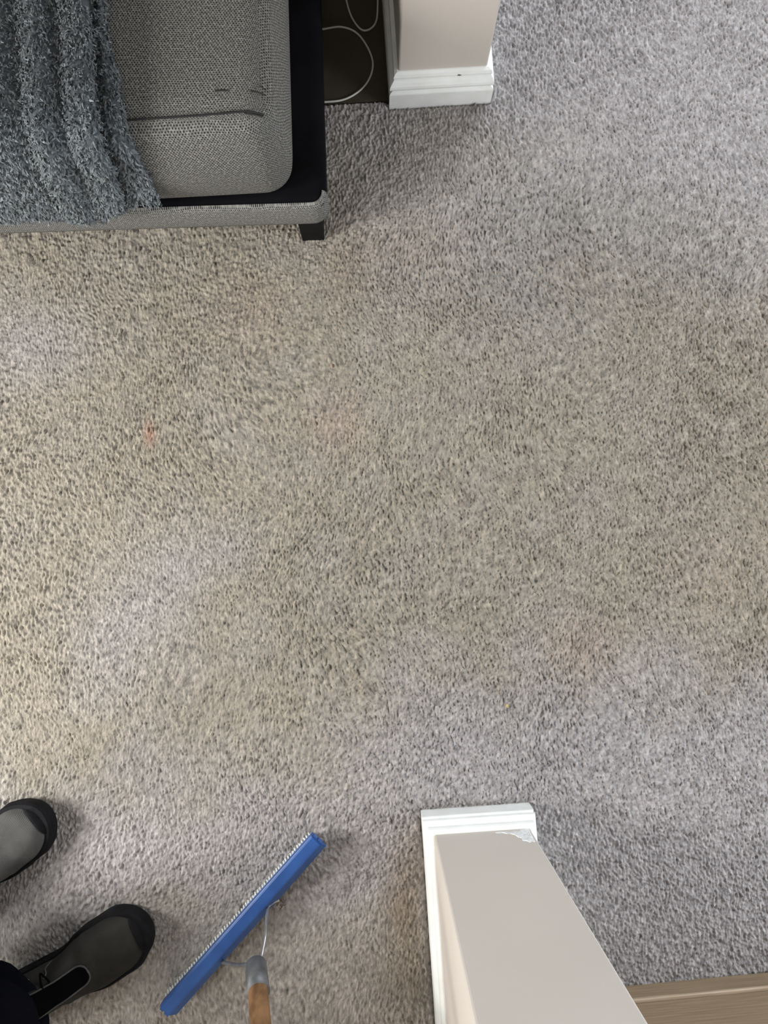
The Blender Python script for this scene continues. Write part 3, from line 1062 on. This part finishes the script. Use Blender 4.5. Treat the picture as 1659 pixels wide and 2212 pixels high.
    b_pts = spline([f0 + hd * 0.012 + Vector((-0.010, 0, 0)), f0 + Vector((-0.015, -0.004, -0.010)), Vector((-0.2750, -0.6140, 0.072)), Vector((-0.3000, -0.6230, 0.042)), Vector((-0.3080, -0.6250, 0.032))], 7)
    tube('yoke_wire', [p - W for p in b_pts], 0.0030, M['steel'], root, 10)
    # mounting lugs on the lower long side of the head
    for P in (Vector((-0.2230, -0.5325, 0.029)), Vector((-0.3135, -0.6210, 0.030))):
        v_, f_ = tube_data([P - W - ax * 0.006, P - W + ax * 0.006], 0.0036, 10)
        from_data('lug', v_, f_, M['black_gloss'], root, True)
    return root


make_rake()

# fluff caught by the rake
V, F = [], []
for i in range(34):
    b = Vector((random.gauss(0, 0.004), random.gauss(0, 0.005), 0.002 + random.random() * 0.006))
    d = Vector((random.uniform(-1, 1), random.uniform(-1, 1), random.uniform(0, 0.7))).normalized()
    v_, f_ = tube_data([b, b + d * 0.003, b + d * 0.005 + Vector((0, 0, -0.001))], 0.0004, 3)
    off = len(V)
    V += v_
    F += [tuple(x + off for x in f) for f in f_]
o = from_data('fluff', V, F, M['lint'])
o.location = (-0.209, -0.548, 0.0)
tag(o, 'small red brown tuft of fluff on the carpet by the rake yoke', 'fluff')


# ------------------------------------------------------------------ person
def curve_at(tab, t):
    """outline half width or height at fraction t: cosine-eased table, rounded off towards heel and toe"""
    key = tab[-1][0]
    f = 1.0
    if tab is not HGT:
        if t > 0.80:
            f = max(0.0, 1 - ((t - 0.80) / 0.20) ** 2.3) ** 0.5
        elif t < 0.12:
            f = max(0.0, 1 - ((0.12 - t) / 0.12) ** 2.2) ** 0.5
    for (a, va), (b, vb) in zip(tab, tab[1:]):
        if t <= b:
            k = (t - a) / (b - a)
            k = k * k * (3 - 2 * k) if (b - a) > 0.12 else k
            return (va + (vb - va) * k) * f
    return tab[-1][1] * f


LEN = 0.305
MED = [(0, 0.031), (0.20, 0.035), (0.45, 0.034), (0.68, 0.051), (0.82, 0.054), (1, 0.050)]
LAT = [(0, 0.032), (0.20, 0.037), (0.45, 0.045), (0.66, 0.056), (0.80, 0.053), (1, 0.044)]
HGT = [(0, 0.072), (0.05, 0.082), (0.25, 0.088), (0.36, 0.083), (0.50, 0.066), (0.64, 0.046), (0.78, 0.034), (0.90, 0.028), (0.97, 0.018), (1, 0.006)]
SOLE_H = 0.030


def shoe_point(t, a, side, off=0.0):
    """point of the upper; a from 0 (lateral) to pi (medial)"""
    me_, la = curve_at(MED, t) * 0.90, curve_at(LAT, t) * 0.90
    c, r = (me_ - la) / 2, (me_ + la) / 2
    h = curve_at(HGT, t)
    ca, sa = math.cos(a), math.sin(a)
    k = 0.72
    y = c - r * math.copysign(abs(ca) ** k, ca)
    z = SOLE_H - 0.004 + h * abs(sa) ** 0.85
    n = Vector((0, -ca * h, sa * r)).normalized() if r > 1e-4 else Vector((0, 0, 1))
    x = t * (LEN - 0.012) + 0.005
    return Vector((x, (y + n.y * off) * side, z + n.z * off))


def make_shoe(parent, loc, rz, side, label, ribbed):
    """side +1: medial edge on local +y (right foot), -1: left foot"""
    root = empty('shoe', loc, rz)
    root.parent = parent
    root['label'] = label
    nt_ = 64
    ts = [0.5 - 0.5 * math.cos(PI * i / (nt_ - 1)) for i in range(nt_)]
    # sole: stacked outlines
    V, F = [], []
    ring = [(t, MED) for t in ts] + [(t, LAT) for t in ts[::-1][1:-1]]
    lev = [(-0.004, 0.95), (0.004, 1.0), (0.020, 1.015), (0.030, 1.0), (0.034, 0.955)]
    for z, s in lev:
        for t, tab in ring:
            sg = 1 if tab is MED else -1
            y = curve_at(tab, t) * sg * s
            x = LEN / 2 + (t - 0.5) * LEN * (1 + (s - 1) * 0.4)
            rise = 0.010 * max(0, (t - 0.80) / 0.2) ** 2
            bump_ = 0.0015 * math.sin(t * 46) if 0.2 < t < 0.95 and z in (0.020,) else 0
            V.append((x, (y + sg * bump_) * side, z + rise))
    k = len(ring)
    for l in range(len(lev) - 1):
        for i in range(k):
            F.append((l * k + i, l * k + (i + 1) % k, (l + 1) * k + (i + 1) % k, (l + 1) * k + i))
    F.append(tuple(range(k)))
    F.append(tuple((len(lev) - 1) * k + i for i in range(k)))
    bm = bmesh.new()
    vs = [bm.verts.new(v) for v in V]
    for f in F:
        bm.faces.new([vs[i] for i in f])
    from_bm('sole', bm, M['rubber'], root, False)
    # upper, with creases over the toe joint
    V, F = [], []
    na = 28
    for i, t in enumerate(ts):
        for j in range(na + 1):
            a = PI * j / na
            cr = -0.0016 * math.exp(-((t - 0.66 - 0.05 * math.cos(a)) / 0.012) ** 2) * math.sin(a)
            cr += -0.0012 * math.exp(-((t - 0.60 + 0.04 * math.cos(a)) / 0.010) ** 2)
            V.append(shoe_point(t, a, side, cr + 0.0012 * noise.noise(Vector((t * 9, a * 3, 2.0)))))
    for i in range(nt_ - 1):
        for j in range(na):
            F.append((i * (na + 1) + j, i * (na + 1) + j + 1, (i + 1) * (na + 1) + j + 1, (i + 1) * (na + 1) + j))
    bm = bmesh.new()
    vs = [bm.verts.new(v) for v in V]
    for f in F:
        bm.faces.new([vs[i] for i in f])
    from_bm('upper', bm, M['ribbed'] if ribbed else M['nubuck'], root, True)

    def patch(nm, pts2, mat, off, lab=None):
        """surface patch: rows of (t, a) points"""
        rows = []
        V, F = [], []
        for row in pts2:
            for (t, a) in row:
                V.append(shoe_point(t, a, side, off))
        c = len(pts2[0])
        for i in range(len(pts2) - 1):
            for j in range(c - 1):
                F.append((i * c + j, i * c + j + 1, (i + 1) * c + j + 1, (i + 1) * c + j))
        bm = bmesh.new()
        vs = [bm.verts.new(v) for v in V]
        for f in F:
            bm.faces.new([vs[i] for i in f])
        ob = from_bm(nm, bm, mat, root, True)
        so = ob.modifiers.new('thickness', 'SOLIDIFY')
        so.thickness = 0.0015
        so.offset = 0
        if lab:
            ob['label'] = lab
        return ob
    # rubber bumper across the toe and along the medial side
    patch('toe_bumper', [[(t, a) for a in np.linspace(0.02, PI - 0.02, 20)] for t in (0.945, 0.96, 0.975, 0.99, 1.0)], M['rubber'], 0.0015)
    # stretch insert over the instep, round at the front
    mid_a = 1.50
    def half(t):
        if t > 0.60:
            return 0.24 * math.sqrt(max(0.0, 1 - ((t - 0.60) / 0.075) ** 2)) + 0.001
        return 0.24 + (0.60 - t) * 0.75
    tt = list(np.linspace(0.16, 0.60, 16)) + [0.615, 0.63, 0.645, 0.655, 0.664, 0.671, 0.675]
    patch('stretch_insert', [[(t, mid_a + half(t) * s) for s in np.linspace(-1, 1, 15)] for t in tt], M['elastic'], 0.0018, 'black elastic insert')
    ringp = [shoe_point(t, mid_a + half(t) * 1.06, side, 0.002) for t in tt] + [shoe_point(t, mid_a - half(t) * 1.06, side, 0.002) for t in tt[::-1]]
    tube('piping', ringp, 0.0016, M['nubuck_lt'], root, 6)
    # lace: bungee loop with a bright cord across
    loop = []
    c = shoe_point(0.475, mid_a + 0.50, side, 0.006)
    for q in range(16):
        th = 2 * PI * q / 16
        loop.append(c + Vector((math.cos(th) * 0.006, side * math.sin(th) * 0.014, 0.003 * math.sin(th * 2))))
    tube('lace_loop', loop, 0.0016, M['elastic'], root, 6, close=True)
    tube('lace', [shoe_point(0.37, mid_a + 0.55 + 0.10 * q, side, 0.003) for q in range(6)], 0.0010, M['bristle'], root, 6)
    tube('seam', [shoe_point(0.46 + 0.01 * math.sin(q), mid_a + 0.7 + 0.1 * q, side, 0.001) for q in range(8)], 0.0012, M['nubuck_lt'], root, 6)
    tube('seam', [shoe_point(0.50, mid_a - 0.7 - 0.08 * q, side, 0.001) for q in range(8)], 0.0012, M['nubuck_lt'], root, 6)
    # padded collar
    col = []
    for q in range(24):
        th = 2 * PI * q / 24
        col.append(Vector((0.062 + math.cos(th) * 0.052, side * math.sin(th) * 0.031, 0.104 - 0.006 * math.cos(th))))
    tube('collar', col, 0.0065, M['denim'], root, 8, close=True)
    return root


SH_R = ((-0.7065, -0.684, 0.0), R(24.0))
SH_L = ((-0.838, -0.545, 0.0), R(38.5))


def skinned(name, verts, edges, radii, mat, parent=None, sub=2):
    me = bpy.data.meshes.new(name)
    me.from_pydata(verts, edges, [])
    o = bpy.data.objects.new(name, me)
    C.objects.link(o)
    sk = o.modifiers.new('skin', 'SKIN')
    sk.use_smooth_shade = True
    for i, r in enumerate(radii):
        r = r if isinstance(r, tuple) else (r, r)
        me.skin_vertices[0].data[i].radius = r
    me.skin_vertices[0].data[0].use_root = True
    ss = o.modifiers.new('sub', 'SUBSURF')
    ss.levels = ss.render_levels = sub
    dg = bpy.context.evaluated_depsgraph_get()
    ev = bpy.data.meshes.new_from_object(o.evaluated_get(dg))
    o.modifiers.clear()
    o.data = ev
    ev.name = name
    ev.materials.clear()
    ev.materials.append(mat)
    ev.polygons.foreach_set('use_smooth', [True] * len(ev.polygons))
    if parent:
        o.parent = parent
    return o


def make_person():
    aR = Vector(SH_R[0]) + Vector((math.cos(SH_R[1]), math.sin(SH_R[1]), 0)) * 0.062
    aL = Vector(SH_L[0]) + Vector((math.cos(SH_L[1]), math.sin(SH_L[1]), 0)) * 0.062
    fw = Vector((math.cos(R(31)), math.sin(R(31)), 0))
    lf = Vector((-fw.y, fw.x, 0))
    mid = (aR + aL) / 2
    pel = mid + fw * -0.02 + Vector((0, 0, 0.93))
    hipR, hipL = pel - lf * 0.09 + Vector((0, 0, -0.04)), pel + lf * 0.09 + Vector((0, 0, -0.04))
    kR = (aR + hipR) / 2 + fw * 0.03
    kR.z = 0.50
    kL = (aL + hipL) / 2 + fw * 0.03
    kL.z = 0.50
    chest = pel + Vector((0, 0, 0.36)) + fw * 0.02
    neck = chest + Vector((0, 0, 0.17)) + fw * 0.03
    head = neck + Vector((0, 0, 0.14)) + fw * 0.06
    shR, shL = chest - lf * 0.165 + Vector((0, 0, 0.065)), chest + lf * 0.165 + Vector((0, 0, 0.065))
    elR, elL = pel - lf * 0.27 + Vector((0, 0, 0.17)) - fw * 0.05, pel + lf * 0.27 + Vector((0, 0, 0.17)) - fw * 0.05
    wrR, wrL = pel - lf * 0.17 + fw * 0.07 + Vector((0, 0, 0.02)), pel + lf * 0.17 + fw * 0.07 + Vector((0, 0, 0.02))
    aRz, aLz = aR + Vector((0, 0, 0.095)), aL + Vector((0, 0, 0.095))
    verts = [pel, pel + Vector((0, 0, 0.18)), chest, neck, neck + Vector((0, 0, 0.06)) + fw * 0.02, head, head + Vector((0, 0, 0.09)) + fw * 0.01,
             hipR, kR, aRz, hipL, kL, aLz, shR, elR, wrR, shL, elL, wrL]
    edges = [(0, 1), (1, 2), (2, 3), (3, 4), (4, 5), (5, 6), (0, 7), (7, 8), (8, 9), (0, 10), (10, 11), (11, 12), (2, 13), (13, 14), (14, 15), (2, 16), (16, 17), (17, 18)]
    rad = [(0.13, 0.10), (0.12, 0.09), (0.14, 0.10), 0.055, 0.052, (0.078, 0.092), (0.055, 0.06), 0.075, 0.05, 0.034, 0.075, 0.05, 0.034, 0.05, 0.038, 0.028, 0.05, 0.038, 0.028]
    body = skinned('person', verts, edges, rad, M['skin'])
    tag(body, 'standing person in dark trousers and grey shoes beside the blue rake', 'person')

    def leg_rings(hem_c, knee, hip, side):
        pts, rr = [], []
        keys = [(0.0, hem_c + Vector((0, 0, 0)), 0.074), (0.08, hem_c.lerp(knee, 0.10) - fw * 0.004, 0.070), (0.25, hem_c.lerp(knee, 0.45) - fw * 0.006, 0.072), (0.5, knee, 0.078), (0.75, knee.lerp(hip, 0.55), 0.090), (1.0, hip, 0.10)]
        return keys
    V, F = [], []
    for (a, k_, h_, ph) in ((aR, kR, hipR, 0.0), (aL, kL, hipL, 2.0)):
        hem = a + fw * -0.012
        hem.z = 0.062
        keys = leg_rings(hem, k_, h_, 1)
        K, n = 46, 30
        off = len(V)
        for i in range(K + 1):
            t = i / K
            for (t0, p0, r0), (t1, p1, r1) in zip(keys, keys[1:]):
                if t <= t1 + 1e-9:
                    q = (t - t0) / (t1 - t0)
                    p = p0.lerp(p1, q)
                    r = r0 + (r1 - r0) * q
                    break
            for j in range(n):
                th = 2 * PI * j / n
                wr = 0.010 * noise.noise(Vector((math.cos(th) * 1.3 + ph, math.sin(th) * 1.3, t * 16))) * (1.3 if t < 0.3 else 0.8)
                wr += 0.006 * math.sin(t * 75 + math.cos(th) * 2 + ph) * math.exp(-(t / 0.10) ** 2)
                d = fw * math.cos(th) * 1.12 + lf * math.sin(th)
                zoff = -0.030 * max(0, -math.cos(th)) * (1 - t) ** 12 if True else 0
                zoff += 0.034 * max(0, math.cos(th)) * (1 - t) ** 14
                v = p + d * (r + wr)
                V.append((v.x, v.y, v.z + zoff))
        for i in range(K):
            for j in range(n):
                F.append((off + i * n + j, off + i * n + (j + 1) % n, off + (i + 1) * n + (j + 1) % n, off + (i + 1) * n + j))
    # seat and waist of the trousers
    off = len(V)
    n = 30
    for i in range(9):
        t = i / 8
        z = 0.80 + t * 0.27
        ra, rb = 0.12 + 0.015 * math.sin(t * PI), 0.185 - 0.02 * t
        for j in range(n):
            th = 2 * PI * j / n
            p = pel + fw * math.cos(th) * ra + lf * math.sin(th) * rb
            V.append((p.x, p.y, z))
    for i in range(8):
        for j in range(n):
            F.append((off + i * n + j, off + i * n + (j + 1) % n, off + (i + 1) * n + (j + 1) % n, off + (i + 1) * n + j))
    F.append(tuple(off + j for j in range(n))[::-1])
    tr = from_data('trousers', V, F, M['denim'], body, True)
    so = tr.modifiers.new('thickness', 'SOLIDIFY')
    so.thickness = 0.003
    tr['label'] = 'very dark navy trousers'
    jv = [pel + Vector((0, 0, -0.03)), pel + Vector((0, 0, 0.18)), chest, neck - Vector((0, 0, 0.03)), shR, elR, wrR, shL, elL, wrL]
    je = [(0, 1), (1, 2), (2, 3), (2, 4), (4, 5), (5, 6), (2, 7), (7, 8), (8, 9)]
    jr = [(0.19, 0.145), (0.17, 0.135), (0.18, 0.135), 0.08, 0.075, 0.060, 0.050, 0.075, 0.060, 0.050]
    j = skinned('jacket', jv, je, jr, M['jacket'], body)
    j['label'] = 'charcoal jacket'
    # head with a face, joined into the body mesh
    def head_pt(th, ph, off=0.0):
        """th: polar angle from the crown, ph: azimuth from the face; returns a point in head space (x forward)"""
        sx, sy, sz = math.sin(th) * math.cos(ph), math.sin(th) * math.sin(ph), math.cos(th)
        x, y, z = sx * (0.098 + off), sy * (0.077 + off), sz * (0.118 + off)
        if z < 0:
            k = -z / 0.118
            y *= 1 - 0.30 * k * k
            x *= 1 - (0.08 if sx > 0 else 0.35) * k * k
        if off == 0.0 and sx > 0:
            nose = math.exp(-((y / 0.012) ** 2)) * math.exp(-(((z + 0.022) / 0.022) ** 2))
            x += 0.022 * nose
            x -= 0.009 * math.exp(-(((abs(y) - 0.031) / 0.014) ** 2)) * math.exp(-(((z - 0.006) / 0.012) ** 2))
            x += 0.005 * math.exp(-((y / 0.024) ** 2)) * math.exp(-(((z + 0.060) / 0.006) ** 2))
            x -= 0.004 * math.exp(-((y / 0.026) ** 2)) * math.exp(-(((z + 0.067) / 0.003) ** 2))
            x += 0.005 * math.exp(-((y / 0.045) ** 2)) * math.exp(-(((z - 0.026) / 0.010) ** 2))
        return Vector((x, y, z))
    rot = Matrix.Rotation(R(31), 3, 'Z') @ Matrix.Rotation(R(24), 3, 'Y')
    hc = head + Vector((0, 0, 0.005))
    bm = bmesh.new()
    bm.from_mesh(body.data)

    def add_surface(fn, nu, nv, mat_i=0):
        rows = [[bm.verts.new(fn(u / nu, v / nv)) for v in range(nv + 1)] for u in range(nu + 1)]
        for a in range(nu):
            for b in range(nv):
                f = bm.faces.new((rows[a][b], rows[a + 1][b], rows[a + 1][b + 1], rows[a][b + 1]))
                f.smooth = True
                f.material_index = mat_i
    add_surface(lambda u, v: hc + rot @ head_pt(0.001 + u * (PI - 0.002), v * 2 * PI), 48, 72)
    for sg in (-1, 1):
        add_surface(lambda u, v: hc + rot @ Vector((-0.004 + 0.016 * math.sin(u * PI) * math.cos(v * 2 * PI) * (1 + 0.2 * math.cos(u * PI)), sg * (0.078 + 0.006 * math.sin(u * PI) * math.sin(v * 2 * PI)), -0.008 + 0.031 * math.cos(u * PI))), 10, 12)
        add_surface(lambda u, v: hc + rot @ (Vector((0.078, sg * 0.031, 0.005)) + 0.0115 * Vector((math.sin(u * PI) * math.cos(v * 2 * PI), math.sin(u * PI) * math.sin(v * 2 * PI), math.cos(u * PI)))), 10, 12, 1)
    bmesh.ops.remove_doubles(bm, verts=bm.verts, dist=0.0001)
    bmesh.ops.recalc_face_normals(bm, faces=bm.faces)
    bm.to_mesh(body.data)
    bm.free()
    body.data.materials.append(M['thread'])
    # short hair over crown, sides and back
    V, F = [], []
    nu, nv = 26, 60
    for a in range(nu + 1):
        for b in range(nv):
            ph = b / nv * 2 * PI
            face = max(0, math.cos(ph))
            lim = 1.95 - 0.98 * face ** 0.7
            th = 0.001 + a / nu * lim
            o_ = 0.009 * (1 - (a / nu) ** 6) + 0.003 + 0.0015 * noise.noise(Vector((th * 14, ph * 9, 0)))
            V.append(hc + rot @ head_pt(th, ph, o_))
    for a in range(nu):
        for b in range(nv):
            F.append((a * nv + b, (a + 1) * nv + b, (a + 1) * nv + (b + 1) % nv, a * nv + (b + 1) % nv))
    from_data('hair', V, F, M['hair'], body, True)
    make_shoe(body, SH_R[0], SH_R[1], 1, 'dark grey shoe with black elastic insert, trouser leg over its heel', False)
    make_shoe(body, SH_L[0], SH_L[1], -1, 'ribbed shoe, light painted into its grey, only its toe in frame', True)


make_person()

# crumbs lying in the pile
for nm, (x, y), r, mat, lab in (('crumb', (0.213, -0.2375), 0.0022, simple('yellow_crumb', (0.45, 0.36, 0.10), 0.7), 'tiny yellow crumb in the carpet above the near partition'),
                                ('crumb', (-0.060, 0.402), 0.0024, simple('brown_crumb', (0.10, 0.055, 0.03), 0.7), 'tiny brown crumb in the middle of the carpet below the sofa leg')):
    bm = bmesh.new()
    bmesh.ops.create_icosphere(bm, subdivisions=2, radius=r)
    for v in bm.verts:
        v.co *= 1 + 0.5 * noise.noise(v.co * 900)
        v.co.y *= 1.5
    o = from_bm(nm, bm, mat, None, False)
    o.location = (x, y, 0.0025)
    tag(o, lab, 'crumb')
